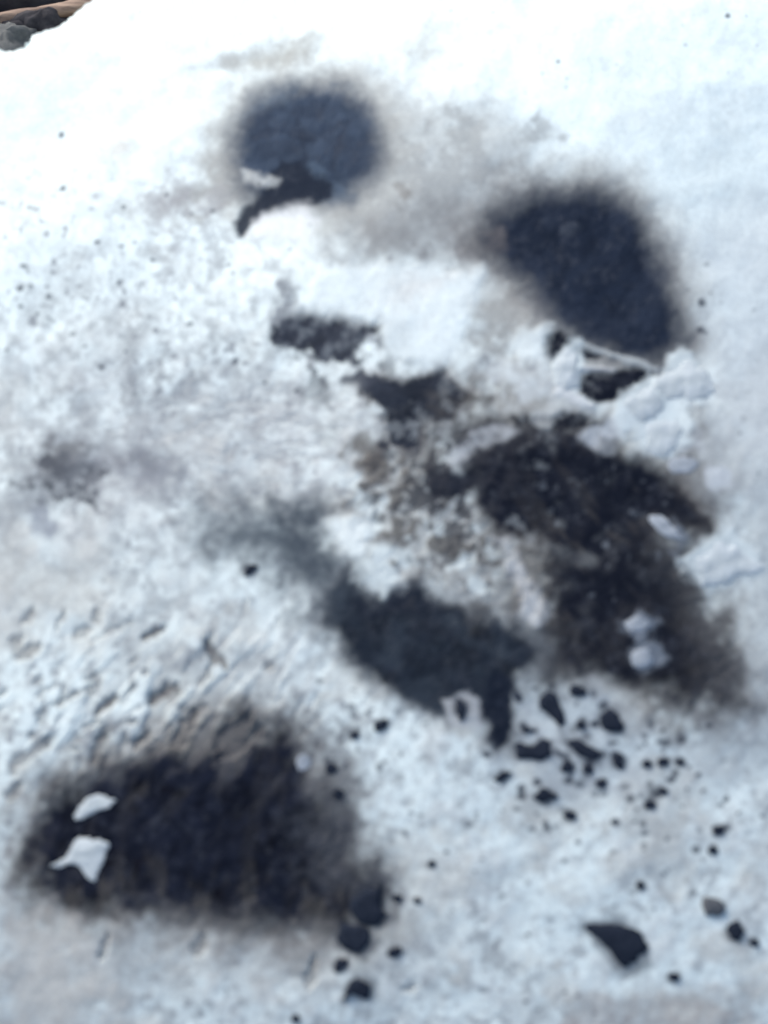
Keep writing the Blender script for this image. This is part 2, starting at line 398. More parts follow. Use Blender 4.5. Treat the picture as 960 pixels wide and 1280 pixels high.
layer([(614, 672), (640, 666), (652, 700), (672, 740), (690, 768), (672, 790), (648, 770), (640, 730)], (0.47, 0.475, 0.48), 8, 0.82, warp=2, rough=10, dip=-0.0014)
layer([(560, 560), (590, 540), (640, 530), (650, 540), (600, 560), (575, 585), (556, 590)], (0.44, 0.45, 0.46), 7, 0.7, warp=2, rough=9)
layer([(770, 756), (800, 740), (820, 765), (800, 790), (775, 800), (760, 780)], (0.12, 0.11, 0.105), 9, 0.7, rough=9, breakup=0.5)
layer(ell(732, 703, 12, 7, 30), (0.13, 0.132, 0.14), 6, 0.8, rough=8)
layer([(708, 605), (722, 600), (730, 630), (718, 640)], (0.09, 0.10, 0.13), 6, 0.8, breakup=0.5)
layer([(820, 650), (880, 690), (900, 760), (935, 860), (920, 910), (880, 900), (850, 800), (830, 720)], (0.075, 0.074, 0.078), 26, 0.5, rough=12)

# diagonal navy patch
a = layer([(432, 716), (448, 730), (462, 750), (520, 740), (560, 746), (622, 766), (682, 810), (664, 842), (640, 872), (636, 932), (616, 926), (602, 892), (560, 888), (520, 880), (468, 850), (430, 808), (412, 770), (408, 735)], (0.014, 0.0185, 0.027), 11, 1.0, rough=6, fringe=(0.16, 0.17, 0.18), tone=0.35)
blend(a * sstep(0.0, 0.6, fbm(U, V, 34, 4, 181)) * 0.45, (0.036, 0.046, 0.060))
layer([(330, 640), (390, 650), (430, 690), (450, 740), (420, 770), (395, 730), (360, 690)], (0.040, 0.050, 0.064), 24, 0.85, rough=14)
b = layer([(610, 840), (650, 850), (640, 930), (618, 934), (600, 890)], NAVY, 7, 1.0, rough=5)
c = layer([(440, 756), (520, 738), (580, 752), (520, 762), (460, 775)], NAVY, 6, 0.8, rough=4)
layer([(548, 872), (580, 862), (598, 880), (600, 910), (560, 900)], (0.42, 0.43, 0.44), 6, 0.75, warp=2, rough=7)
patch('diagonal', a, b, c)
layer([(440, 690), (480, 680), (500, 720), (480, 745), (450, 720)], (0.54, 0.59, 0.59), 6, 0.8, warp=2, rough=10, dip=-0.0012, breakup=0.3)

# streaky patch, near left
k = 0.35
su = U + k * V
streak = fbm(U * 2.6 + V * 0.8, V * 0.55, 60, 4, 191)
a = layer([(44, 1010), (64, 978), (120, 962), (200, 935), (250, 912), (310, 905), (370, 918), (396, 960), (436, 1010), (448, 1070), (470, 1108), (478, 1140), (446, 1172), (400, 1160), (330, 1162), (250, 1148), (180, 1140), (100, 1142), (46, 1128), (36, 1060)], (0.009, 0.011, 0.019), 21, 1.0, rough=20, nz=0.5 * streak + 0.7 * nR, fringe=(0.17, 0.155, 0.145), tone=0.6)
blend(a * sstep(0.1, 0.7, streak) * 0.25, (0.050, 0.047, 0.048))
blend(a * sstep(1040, 1130, V) * sstep(-0.1, 0.6, fbm(U * 2.2, V * 0.8, 40, 4, 201, 0.6)) * 0.5, (0.085, 0.078, 0.072))
wr_ = fbm((U + 0.75 * V) * 1.0, (V - 0.75 * U) * 0.30, 24, 3, 211)
patch('streaky', a)
layer(ell(420, 1020, 36, 100), (0.09, 0.092, 0.10), 24, 0.6, rough=30, nz=nR)
layer([(200, 1145), (420, 1165), (400, 1195), (260, 1190)], (0.20, 0.19, 0.18), 24, 0.5, rough=26, nz=nR)
blend(np.exp(-(((U - 300) / 95) ** 2 + ((V - 925) / 34) ** 2)) * sstep(-0.2, 0.5, wr_) * 0.5, (0.15, 0.147, 0.143))
layer([(0, 1140), (90, 1150), (130, 1230), (110, 1300), (0, 1300)], (0.48, 0.455, 0.42), 30, 0.65, rough=25)
# wrinkles running down into it
wr = fbm((U + 0.75 * V) * 1.0, (V - 0.75 * U) * 0.30, 24, 3, 211)
wz = np.exp(-(((U - 210) / 190) ** 2 + ((V - 880) / 95) ** 2))
blend(sstep(0.2, 0.7, wr) * wz * 0.35, (0.22, 0.205, 0.195))
H += -0.0016 * sstep(-0.1, 0.6, wr) * wz
def stroke(p, q, wd, amt, col=(0.13, 0.122, 0.118), sink=0.0022):
    L = math.hypot(q[0] - p[0], q[1] - p[1]); ex, ey = (q[0] - p[0]) / L, (q[1] - p[1]) / L
    sel = (np.abs(U - (p[0] + q[0]) / 2) < L / 2 + 25) & (np.abs(V - (p[1] + q[1]) / 2) < L / 2 + 25)
    uu = U[sel] + 4 * n3[sel] + 3 * nR[sel]; vv = V[sel] + 4 * n2[sel] + 3 * n4[sel]
    t = ((uu - p[0]) * ex + (vv - p[1]) * ey) / L
    dd = np.abs(-(uu - p[0]) * ey + (vv - p[1]) * ex)
    ww = wd * np.sqrt(np.clip(4 * t * (1 - t), 0, 1))
    m = (1 - sstep(0.4, 1.5, dd / (ww + 0.6))) * sstep(-0.1, 0.15, t) * sstep(1.1, 0.85, t) * amt
    a_ = ALB[sel]; ALB[sel] = a_ * (1 - m[:, None]) + np.array(col) * m[:, None]
    H[sel] -= sink * m
for p_, q_, w_, a_m in (((118, 895), (152, 864), 6, .8), ((178, 880), (226, 856), 7, .9), ((214, 936), (249, 882), 9, .85), ((268, 936), (315, 895), 10, .8),
                        ((170, 795), (207, 784), 5, .8), ((254, 800), (288, 835), 6, .8), ((114, 958), (131, 914), 7, .7), ((66, 883), (98, 866), 4, .6),
                        ((274, 955), (306, 920), 7, .7), ((20, 824), (50, 801), 6, .55), ((92, 798), (108, 779), 5, .5), ((160, 940), (190, 910), 6, .6),
                        ((190, 945), (214, 905), 6, .6), ((300, 940), (330, 905), 7, .6), ((230, 905), (262, 880), 5, .5), ((40, 940), (70, 915), 6, .5),
                        ((10, 970), (40, 935), 7, .5), ((325, 840), (345, 830), 5, .5), ((130, 790), (165, 770), 4, .35), ((8, 1000), (30, 975), 7, .5),
                        ((120, 1200), (135, 1165), 5, .5), ((240, 1200), (252, 1165), 6, .5), ((385, 1240), (392, 1195), 6, .55), ((500, 1240), (520, 1235), 5, .4)):
    stroke(p_, q_, w_, a_m)
for p_, q_ in (((312, 170), (352, 166)), ((350, 166), (400, 174)), ((396, 174), (440, 150)), ((372, 145), (381, 190)), ((381, 185), (372, 215)), ((430, 165), (412, 215))):
    stroke(p_, q_, 4.5, 0.38, (0.018, 0.022, 0.034), 0.0006)
def wrinkle_set(n, cx, cy, sx, sy, ang, ln, seed):
    rq = random.Random(seed)
    for _ in range(n):
        x_, y_ = rq.gauss(cx, sx), rq.gauss(cy, sy); an = R(ang + rq.uniform(-32, 32)); l_ = rq.uniform(0.5, 1.2) * ln
        stroke((x_, y_), (x_ + l_ * math.cos(an), y_ + l_ * math.sin(an)), rq.uniform(2, 4.5), rq.uniform(0.2, 0.5))
wrinkle_set(75, 120, 895, 100, 50, -48, 24, 3)

layer([(690, 600), (770, 610), (800, 700), (850, 800), (790, 836), (720, 806), (690, 720)], INK, 22, 0.8, rough=30, nz=nR)
layer([(570, 580), (640, 556), (760, 560), (850, 630), (780, 650), (660, 650), (600, 630)], INK, 14, 0.75, rough=20, nz=nR)
stk = fbm((U - 0.8 * V) * 1.4, (V + 0.8 * U) * 0.35, 40, 4, 147, 0.6)
kz = np.exp(-(((U - 745) / 120) ** 2 + ((V - 700) / 110) ** 2))
blend(sstep(0.15, 0.6, stk) * kz * 0.5, (0.075, 0.069, 0.065))
# pale flecks and broken bits in the middle
mz = np.exp(-(((U - 740) / 110) ** 2 + ((V - 740) / 95) ** 2))
blend(sstep(0.30, 0.75, nR) * mz * 0.30, (0.10, 0.102, 0.108))
fl = vnoise(U / 9, V / 9, 21) * 0.7 + vnoise(U / 4.5, V / 4.5, 22) * 0.3
blend(sstep(0.76, 0.9, fl) * np.exp(-(((U - 730) / 120) ** 2 + ((V - 680) / 110) ** 2)) * 0.45, (0.22, 0.24, 0.27))
cz = np.exp(-(((U - 560) / 130) ** 2 + ((V - 610) / 120) ** 2))
nQ = fbm(U, V, 40, 6, 231, 0.68)
blend(sstep(0.22, 0.5, nQ) * cz * 0.95, (0.030, 0.031, 0.038))
blend(sstep(0.30, 0.6, -nQ) * cz * 0.40, (0.52, 0.55, 0.56))
cz3 = np.exp(-(((U - 430) / 70) ** 2 + ((V - 450) / 50) ** 2))
blend(sstep(0.30, 0.5, nQ) * cz3 * 0.95, (0.035, 0.04, 0.05))
cz4 = np.exp(-(((U - 650) / 80) ** 2 + ((V - 490) / 50) ** 2))
blend(sstep(0.25, 0.55, nR) * cz4 * 0.8, (0.09, 0.085, 0.08))
blend(sstep(0.25, 0.55, -nR) * cz4 * 0.5, (0.58, 0.61, 0.62))
cz2 = np.exp(-(((U - 600) / 90) ** 2 + ((V - 720) / 60) ** 2))
blend(sstep(0.1, 0.5, nR) * cz2 * 0.7, (0.07, 0.066, 0.064))
for (x_, y_, r_, c_) in ((700, 628, 5, .07), (722, 618, 4, .09), (705, 655, 5, .10), (735, 700, 7, .09), (662, 672, 7, .20), (620, 470, 6, .4), (850, 560, 12, .3), (870, 545, 9, .28),
                         (790, 520, 12, .5), (742, 545, 12, .40), (770, 535, 9, .42), (900, 600, 14, .45), (875, 560, 7, .36), (760, 560, 6, .2), (690, 560, 5, .1)):
    layer(ell(x_, y_, r_ * 1.2, r_), (c_, c_ * 1.05, c_ * 1.1), 6, 0.85, warp=2, rough=8)
layer([(700, 282), (722, 276), (730, 288), (712, 296), (700, 294)], (0.045, 0.052, 0.068), 4, 0.8, warp=2, rough=3, dip=-0.0015)
allp = np.max(np.stack(list(PATCH.values())), 0)
H += allp * (0.0007 * nQ + 0.0004 * fbm(U, V, 16, 4, 241, 0.6))
blend(allp * sstep(0.15, 0.7, fbm(U, V, 12, 4, 243, 0.7)) * 0.30, (0.055, 0.060, 0.075))
for p_, q_ in (((318, 172), (352, 166)), ((352, 166), (398, 172)), ((398, 172), (440, 150)), ((372, 150), (380, 190)), ((380, 190), (372, 215)), ((430, 165), (410, 215))):
    pass

# scattered soot specks
rs = random.Random(5)
def speck(cx, cy, r, amt):
    sel = (np.abs(U - cx) < r * 2.5 + 2) & (np.abs(V - cy) < r * 2.5 + 2)
    dd = np.hypot(U[sel] - cx + 1.5 * n4[sel], (V[sel] - cy) * 1.15 + 1.5 * n3[sel])
    m = (1 - sstep(r * 0.55, r * 1.3, dd)) * amt
    a_ = ALB[sel]; ALB[sel] = a_ * (1 - m[:, None]) + np.array((0.022, 0.028, 0.043)) * m[:, None]
for _ in range(60): speck(rs.gauss(725, 65), rs.gauss(925, 45), rs.uniform(2, 7.5), rs.uniform(0.5, 1.0))
for _ in range(30): speck(rs.gauss(850, 60), rs.gauss(1010, 70), rs.uniform(2, 5), rs.uniform(0.45, 0.95))
for _ in range(50): speck(rs.uniform(480, 960), rs.uniform(1000, 1270), rs.uniform(1.6, 4.5), rs.uniform(0.4, 0.85))
for _ in range(40): speck(rs.gauss(450, 40), rs.gauss(930, 45), rs.uniform(2, 5), rs.uniform(0.3, 0.75))
for _ in range(50): speck(rs.uniform(0, 400), rs.uniform(230, 500), rs.uniform(1.6, 4.5), rs.uniform(0.4, 0.85))
for _ in range(22): speck(rs.uniform(560, 960), rs.uniform(5, 200), rs.uniform(1.2, 2.6), rs.uniform(0.2, 0.6))
for _ in range(25): speck(rs.uniform(850, 960), rs.uniform(330, 800), rs.uniform(1.2, 4), rs.uniform(0.2, 0.6))
for (x_, y_, r_) in ((911, 20, 3.5), (877, 378, 6), (876, 412, 6), (76, 168, 4), (697, 78, 2.5)): speck(x_, y_, r_, 0.8)

# soot rubbed off round the loose bits
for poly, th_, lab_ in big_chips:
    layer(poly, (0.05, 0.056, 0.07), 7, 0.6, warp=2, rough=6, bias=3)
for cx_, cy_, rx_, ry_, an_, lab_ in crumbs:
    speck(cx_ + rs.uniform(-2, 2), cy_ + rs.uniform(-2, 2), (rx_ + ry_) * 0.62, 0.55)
for _ in range(26):
    a_, b_ = rs.choice(crumbs[:17])[:2]
    speck(a_ + rs.gauss(0, 14), b_ + rs.gauss(0, 12), rs.uniform(3, 8), rs.uniform(0.4, 0.85))
# clean thick islands of crust
for poly in ([(392, 345), (480, 334), (602, 342), (582, 392), (566, 440), (540, 462), (490, 456), (470, 440), (482, 408), (430, 396), (372, 384)],
             [(415, 655), (445, 645), (460, 670), (448, 688), (428, 682)],
             [(660, 410), (690, 405), (680, 430), (690, 470), (650, 450), (640, 430)]):
    layer(poly, (0.63, 0.675, 0.67), 10, 0.75, warp=2, rough=9, dip=-0.0015)
layer([(480, 380), (530, 370), (560, 345), (500, 350)], (0.60, 0.57, 0.53), 14, 0.5)

for poly in ([(772, 508), (800, 484), (850, 450), (890, 452), (900, 490), (862, 520), (858, 560), (830, 576), (800, 568)],
             [(862, 706), (880, 684), (905, 670), (935, 684), (952, 708), (930, 728), (890, 738)],
             [(684, 472), (692, 450), (710, 436), (728, 448), (730, 476), (716, 494), (696, 490)],
             [(784, 822), (800, 804), (820, 818), (806, 840)], [(776, 778), (796, 764), (816, 776), (798, 794)],
             [(806, 644), (832, 644), (856, 672), (836, 678)]):
    cw = (0.54, 0.59, 0.595) if len(poly) > 5 else (0.17, 0.19, 0.22)
    layer(poly, cw, 9, 0.85, warp=2, rough=16, dip=-0.0012)

# shared fine relief of the whole crust
H += 0.0009 * n1 + 0.00015 * n2 * (0.4 + low) + 0.00005 * n3
fade = sstep(0.0, 0.03, sdf(OUT, X, Y))
Z = Z + H * (0.3 + 0.7 * fade)
ALB = np.clip(ALB * np.array((0.98, 1.0, 0.99)), 0.006, 0.85)

# ------------------------------------------------------------------ materials
def new_mat(name):
    m = bpy.data.materials.new(name); m.use_nodes = True
    n = m.node_tree; b = n.nodes['Principled BSDF']
    return m, n, b

def crust_material():
    m, n, b = new_mat('weathered_crust')
    at = n.nodes.new('ShaderNodeAttribute'); at.attribute_name = 'pigment'
    tc = n.nodes.new('ShaderNodeTexCoord')
    nz = n.nodes.new('ShaderNodeTexNoise'); nz.inputs['Scale'].default_value = 420; nz.inputs['Detail'].default_value = 5
    n.links.new(tc.outputs['Object'], nz.inputs['Vector'])
    mp = n.nodes.new('ShaderNodeMapRange'); mp.inputs[1].default_value = 0.3; mp.inputs[2].default_value = 0.75
    mp.inputs[3].default_value = 0.86; mp.inputs[4].default_value = 1.08
    n.links.new(nz.outputs[0], mp.inputs[0])
    mx = n.nodes.new('ShaderNodeVectorMath'); mx.operation = 'SCALE'
    n.links.new(at.outputs['Color'], mx.inputs[0]); n.links.new(mp.outputs[0], mx.inputs['Scale'])
    n.links.new(mx.outputs[0], b.inputs['Base Color'])
    bp = n.nodes.new('ShaderNodeBump'); bp.inputs['Strength'].default_value = 0.25; bp.inputs['Distance'].default_value = 0.0008
    n.links.new(nz.outputs[0], bp.inputs['Height']); n.links.new(bp.outputs[0], b.inputs['Normal'])
    b.inputs['Roughness'].default_value = 0.85
    b.inputs['Specular IOR Level'].default_value = 0.02
    return m

def stone_material(name, c1, c2, scale, rough=0.85, bump=0.4, dist=0.002):
    m, n, b = new_mat(name)
    tc = n.nodes.new('ShaderNodeTexCoord')
    nz = n.nodes.new('ShaderNodeTexNoise'); nz.inputs['Scale'].default_value = scale; nz.inputs['Detail'].default_value = 7
    nz.inputs['Roughness'].default_value = 0.65
    n.links.new(tc.outputs['Object'], nz.inputs['Vector'])
    cr = n.nodes.new('ShaderNodeValToRGB')
    cr.color_ramp.elements[0].position = 0.32; cr.color_ramp.elements[1].position = 0.70
    cr.color_ramp.elements[0].color = (*c1, 1); cr.color_ramp.elements[1].color = (*c2, 1)
    n.links.new(nz.outputs[0], cr.inputs[0]); n.links.new(cr.outputs[0], b.inputs['Base Color'])
    bp = n.nodes.new('ShaderNodeBump'); bp.inputs['Strength'].default_value = bump; bp.inputs['Distance'].default_value = dist
    n.links.new(nz.outputs[0], bp.inputs['Height']); n.links.new(bp.outputs[0], b.inputs['Normal'])
    b.inputs['Roughness'].default_value = rough
    b.inputs['Specular IOR Level'].default_value = 0.08
    return m

M_CRUST = crust_material()
M_CHAR = stone_material('charcoal', (0.010, 0.014, 0.023), (0.022, 0.028, 0.042), 260, 0.8)
M_GREYBIT = stone_material('grey_cinder', (0.06, 0.066, 0.075), (0.12, 0.125, 0.13), 260, 0.85)
M_FLAKE = stone_material('white_flake', (0.32, 0.36, 0.37), (0.52, 0.56, 0.565), 80, 0.85)
M_DULLFLAKE = stone_material('dull_flake', (0.20, 0.225, 0.25), (0.34, 0.37, 0.40), 110, 0.85)
M_SOIL = stone_material('dark_soil', (0.035, 0.033, 0.036), (0.10, 0.095, 0.095), 26, 0.95, 0.8, 0.01)
M_STONE_DARK = stone_material('dark_stone', (0.030, 0.028, 0.032), (0.085, 0.078, 0.08), 40, 0.8)
M_STONE_GREY = stone_material('grey_stone', (0.08, 0.085, 0.085), (0.17, 0.17, 0.16), 60, 0.8)
def wood_material():
    m, n, b = new_mat('bare_wood')
    tc = n.nodes.new('ShaderNodeTexCoord')
    mp = n.nodes.new('ShaderNodeMapping'); mp.inputs['Scale'].default_value = (3, 40, 40)
    nz = n.nodes.new('ShaderNodeTexNoise'); nz.inputs['Scale'].default_value = 3; nz.inputs['Detail'].default_value = 6
    n.links.new(tc.outputs['Object'], mp.inputs[0]); n.links.new(mp.outputs[0], nz.inputs['Vector'])
    cr = n.nodes.new('ShaderNodeValToRGB')
    cr.color_ramp.elements[0].position = 0.3; cr.color_ramp.elements[1].position = 0.65
    cr.color_ramp.elements[0].color = (0.10, 0.055, 0.04, 1); cr.color_ramp.elements[1].color = (0.38, 0.26, 0.18, 1)
    n.links.new(nz.outputs[0], cr.inputs[0]); n.links.new(cr.outputs[0], b.inputs['Base Color'])
    bp = n.nodes.new('ShaderNodeBump'); bp.inputs['Strength'].default_value = 0.5; bp.inputs['Distance'].default_value = 0.003
    n.links.new(nz.outputs[0], bp.inputs['Height']); n.links.new(bp.outputs[0], b.inputs['Normal'])
    b.inputs['Roughness'].default_value = 0.8
    return m
M_WOOD = wood_material()

# ------------------------------------------------------------------ object helpers
def link(name, me, parent=None):
    o = bpy.data.objects.new(name, me); COL.objects.link(o)
    if parent: o.parent = parent
    return o

def tag(o, label=None, cat=None, group=None, kind=None):
    if label: o['label'] = label
    if cat: o['category'] = cat
    if group: o['group'] = group
    if kind: o['kind'] = kind
    return o

def mesh_of(name, verts, faces, mat, smooth=True):
    me = bpy.data.meshes.new(name)
    me.from_pydata([tuple(map(float, p)) for p in verts], [], [tuple(map(int, f)) for f in faces])
    me.materials.append(mat)
    if smooth: me.polygons.foreach_set('use_smooth', [True] * len(me.polygons))
    me.update()
    return me

# ------------------------------------------------------------------ the ground
gv = [(-400, -400, 0), (400, -400, 0), (400, 400, 0), (-400, 400, 0)]
N = 70
gx = np.linspace(-2.2, 2.2, N); gy = np.linspace(-1.6, 3.0, N)
GX, GY = np.meshgrid(gx, gy)
GZ = 0.012 * fbm(GX, GY, 0.4, 5, 301) - 0.006
edge = np.minimum(np.minimum(GX + 2.2, 2.2 - GX), np.minimum(GY + 1.6, 3.0 - GY))
GZ = GZ * sstep(0, 0.3, edge)
verts = np.stack([GX, GY, GZ], -1).reshape(-1, 3).tolist()
faces = []
for j in range(N - 1):
    for i in range(N - 1):
        q = j * N + i; faces.append((q, q + 1, q + N + 1, q + N))
base = len(verts)
verts += [(-400, -400, 0), (400, -400, 0), (400, 400, 0), (-400, 400, 0)]
c0, c1, c2, c3 = 0, N - 1, N * N - 1, N * (N - 1)
faces += [tuple([base, base + 1] + [i for i in range(N - 1, -1, -1)]),
          tuple([base + 1, base + 2] + [j * N + N - 1 for j in range(N - 1, -1, -1)]),
          tuple([base + 2, base + 3] + [(N - 1) * N + i for i in range(N)]),
          tuple([base + 3, base] + [j * N for j in range(N)])]
tag(link('ground', mesh_of('ground', verts, faces, M_SOIL)), 'dark bare soil around the white boulder', kind='structure')

# ------------------------------------------------------------------ the boulder, cut into its crust and its dark patches
NR, NC = U.shape
dzx = np.gradient(Z, axis=1) / np.gradient(X, axis=1)
dzy = (np.gradient(Z, axis=0) - dzx * np.gradient(X, axis=0)) / np.gradient(Y, axis=0)
NRM = np.stack([-dzx, -dzy, np.ones_like(Z)], -1)
NRM /= np.linalg.norm(NRM, axis=-1, keepdims=True)

keys = list(PATCH.keys())
stack = np.stack([PATCH[k] for k in keys])
best = stack.argmax(0); val = stack.max(0)
ident = np.where(val > 0.5, best, -1)[:-1, :-1]
def keep_largest(mask):
    todo = mask.copy(); best_c = []
    for j0, i0 in zip(*np.nonzero(mask)):
        if not todo[j0, i0]: continue
        comp = [(j0, i0)]; todo[j0, i0] = False; q = 0
        while q < len(comp):
            j, i = comp[q]; q += 1
            for jj, ii in ((j + 1, i), (j - 1, i), (j, i + 1), (j, i - 1)):
                if 0 <= jj < todo.shape[0] and 0 <= ii < todo.shape[1] and todo[jj, ii]:
                    todo[jj, ii] = False; comp.append((jj, ii))
        if len(comp) > len(best_c): best_c = comp
    out = np.zeros_like(mask)
    cc = np.array(best_c); out[cc[:, 0], cc[:, 1]] = True
    return out
for i_ in range(len(keys)):
    m_i = ident == i_
    if m_i.any():
        ident[m_i & ~keep_largest(m_i)] = -1
alive = (np.maximum(np.maximum(Z[:-1, :-1], Z[1:, :-1]), np.maximum(Z[:-1, 1:], Z[1:, 1:])) > -0.05)

def sheet(name, fm, parent):
    jj, ii = np.nonzero(fm)
    quad = np.stack([jj * NC + ii, jj * NC + ii + 1, (jj + 1) * NC + ii + 1, (jj + 1) * NC + ii], -1)
    uniq, inv = np.unique(quad.ravel(), return_inverse=True)
    co = np.stack([X.ravel()[uniq], Y.ravel()[uniq], np.maximum(Z.ravel()[uniq], -0.06)], -1)
    me = bpy.data.meshes.new(name)
    nf = len(quad)
    me.vertices.add(len(uniq)); me.vertices.foreach_set('co', co.astype(np.float32).ravel())
    me.loops.add(nf * 4); me.loops.foreach_set('vertex_index', inv.astype(np.int32).ravel())
    me.polygons.add(nf); me.polygons.foreach_set('loop_start', np.arange(0, nf * 4, 4, dtype=np.int32))
    me.update(calc_edges=True)
    me.polygons.foreach_set('use_smooth', np.ones(nf, bool))
    ca = me.color_attributes.new('pigment', 'FLOAT_COLOR', 'POINT')
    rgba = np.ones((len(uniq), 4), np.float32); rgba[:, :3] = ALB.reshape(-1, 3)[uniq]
    ca.data.foreach_set('color', rgba.ravel())
    me.normals_split_custom_set_from_vertices(NRM.reshape(-1, 3)[uniq].astype(np.float32))
    me.materials.append(M_CRUST)
    return link(name, me, parent)

boulder = tag(link('boulder', None), 'broad white crusted boulder blotched with sooty black patches, filling the picture', 'boulder')
sheet('crust', alive & (ident < 0), boulder)
PLABEL = {
    'slate': 'round slate grey soot patch with a blurred edge',
    'oval': 'blue black oval soot patch with pale cracked lower edge',
    'oval foot': 'small ink black patch below the pale crack under the oval',
    'oval side': 'thin black patch along the left end of the pale crack',
    'black bit': 'small black patch at the left end of the largest one',
    'black band': 'thin black band above the largest patch',
    'left ragged': 'small ragged charcoal grey patch',
    'hook': 'hooked black patch with ragged edges',
    'black': 'largest black patch, brown edged and flecked with white',
    'diagonal': 'blue black patch slanting down to a narrow point',
    'streaky': 'brown edged black patch with streaky fringe',
}
for i, kx in enumerate(keys):
    tag(sheet('soot_patch', alive & (ident == i), boulder), PLABEL[kx], group='soot patches on the boulder')

# ------------------------------------------------------------------ bits lying on the boulder
def surf(x, y):
    j = np.clip(np.searchsorted(Y1, y) - 1, 0, NR - 2)
    ty = (y - Y1[j]) / (Y1[j + 1] - Y1[j])
    def row(jr):
        r = X[jr]; i = int(np.clip(np.searchsorted(r, x) - 1, 0, NC - 2))
        t = (x - r[i]) / (r[i + 1] - r[i])
        return Z[jr, i] * (1 - t) + Z[jr, i + 1] * t
    return row(j) * (1 - ty) + row(j + 1) * ty

def on_rock(u, v):
    p = hit_plane(u, v, 0.33)
    for _ in range(12):
        p = hit_plane(u, v, float(surf(p[0], p[1])))
    return p

def smooth_outline(poly, n=28, jit=0.0, rnd=None):
    P = np.array(poly, float); m = len(P)
    out = []
    for k in range(n):
        t = k * m / n; i = int(t); f = t - i
        p0, p1, p2, p3 = P[(i - 1) % m], P[i % m], P[(i + 1) % m], P[(i + 2) % m]
        q = 0.5 * (2 * p1 + (p2 - p0) * f + (2 * p0 - 5 * p1 + 4 * p2 - p3) * f * f + (3 * p1 - p0 - 3 * p2 + p3) * f ** 3)
        out.append(q)
    out = np.array(out)
    if jit and rnd:
        c = out.mean(0)
        out = c + (out - c) * np.array([[1 + rnd.uniform(-jit, jit)] for _ in out])
    return out

def chip(name, poly, thick, mat, seed, n=28, jit=0.04):
    """an irregular lump with the given outline, its base sunk a little into the crust"""
    rnd = random.Random(seed)
    out = smooth_outline(poly, n, jit, rnd)
    tt = np.arange(n) / n * 2 * math.pi
    rag = fbm(np.cos(tt) * 40 + seed * 13.0, np.sin(tt) * 40, 34, 3, seed % 60, 0.6)
    cc = out.mean(0)
    out = cc + (out - cc) * (0.89 + 0.26 * rag)[:, None]
    W = np.array([on_rock(u, v) for u, v in out])
    c = W.mean(0)
    c[2] = surf(c[0], c[1])
    verts = []; faces = []
    rings = [(1.0, -0.25), (1.0, 0.25), (0.93, 0.62), (0.74, 0.88), (0.42, 1.0)]
    for s, h in rings:
        for k in range(n):
            p = c + (W[k] - c) * s
            z = surf(p[0], p[1])
            hh = h * thick * (1 + (0.0 if h < 0.3 else rnd.uniform(-0.16, 0.16)))
            verts.append((p[0] - c[0], p[1] - c[1], z + hh - c[2]))
    verts.append((0, 0, thick * 1.0))
    for r in range(len(rings) - 1):
        for k in range(n):
            a = r * n + k; b = r * n + (k + 1) % n
            faces.append((a, b, b + n, a + n))
    top = (len(rings) - 1) * n
    for k in range(n):
        faces.append((top + k, top + (k + 1) % n, len(verts) - 1))
    # outline may run either way round: make the faces look outwards
    area = sum(W[k][0] * W[(k + 1) % n][1] - W[(k + 1) % n][0] * W[k][1] for k in range(n))
    if area < 0: faces = [f[::-1] for f in faces]
    o = link(name, mesh_of(name, verts, faces, mat))
    o.location = c
    return o

def blob(cx, cy, rx, ry, ang, seed):
    rnd = random.Random(seed)
    pts = []
    for i in range(9):
        t = 2 * math.pi * i / 9
        k = rnd.uniform(0.80, 1.25)
        x, y = rx * k * math.cos(t), ry * k * math.sin(t)
        ca, sa = math.cos(R(ang)), math.sin(R(ang))
        pts.append((cx + x * ca - y * sa, cy + x * sa + y * ca))
    return pts

for i, (poly, th, lab) in enumerate(big_chips):
    tag(chip('charcoal_chip', poly, th * 0.5, M_CHAR, 100 + i), lab, 'charcoal chip', CG)

for i, (cx, cy, rx, ry, an, lab) in enumerate(crumbs):
    tag(chip('charcoal_crumb', blob(cx, cy, rx, ry, an, 300 + i), 0.0010 + 0.00008 * max(rx, ry), M_CHAR, 400 + i, 16), lab, 'charcoal crumb', CG)
tag(chip('cinder', blob(891, 1133, 16, 13, 30, 61), 0.003, M_GREYBIT, 62, 18), 'grey cinder above the blocky charcoal crumb near the right edge', 'cinder')

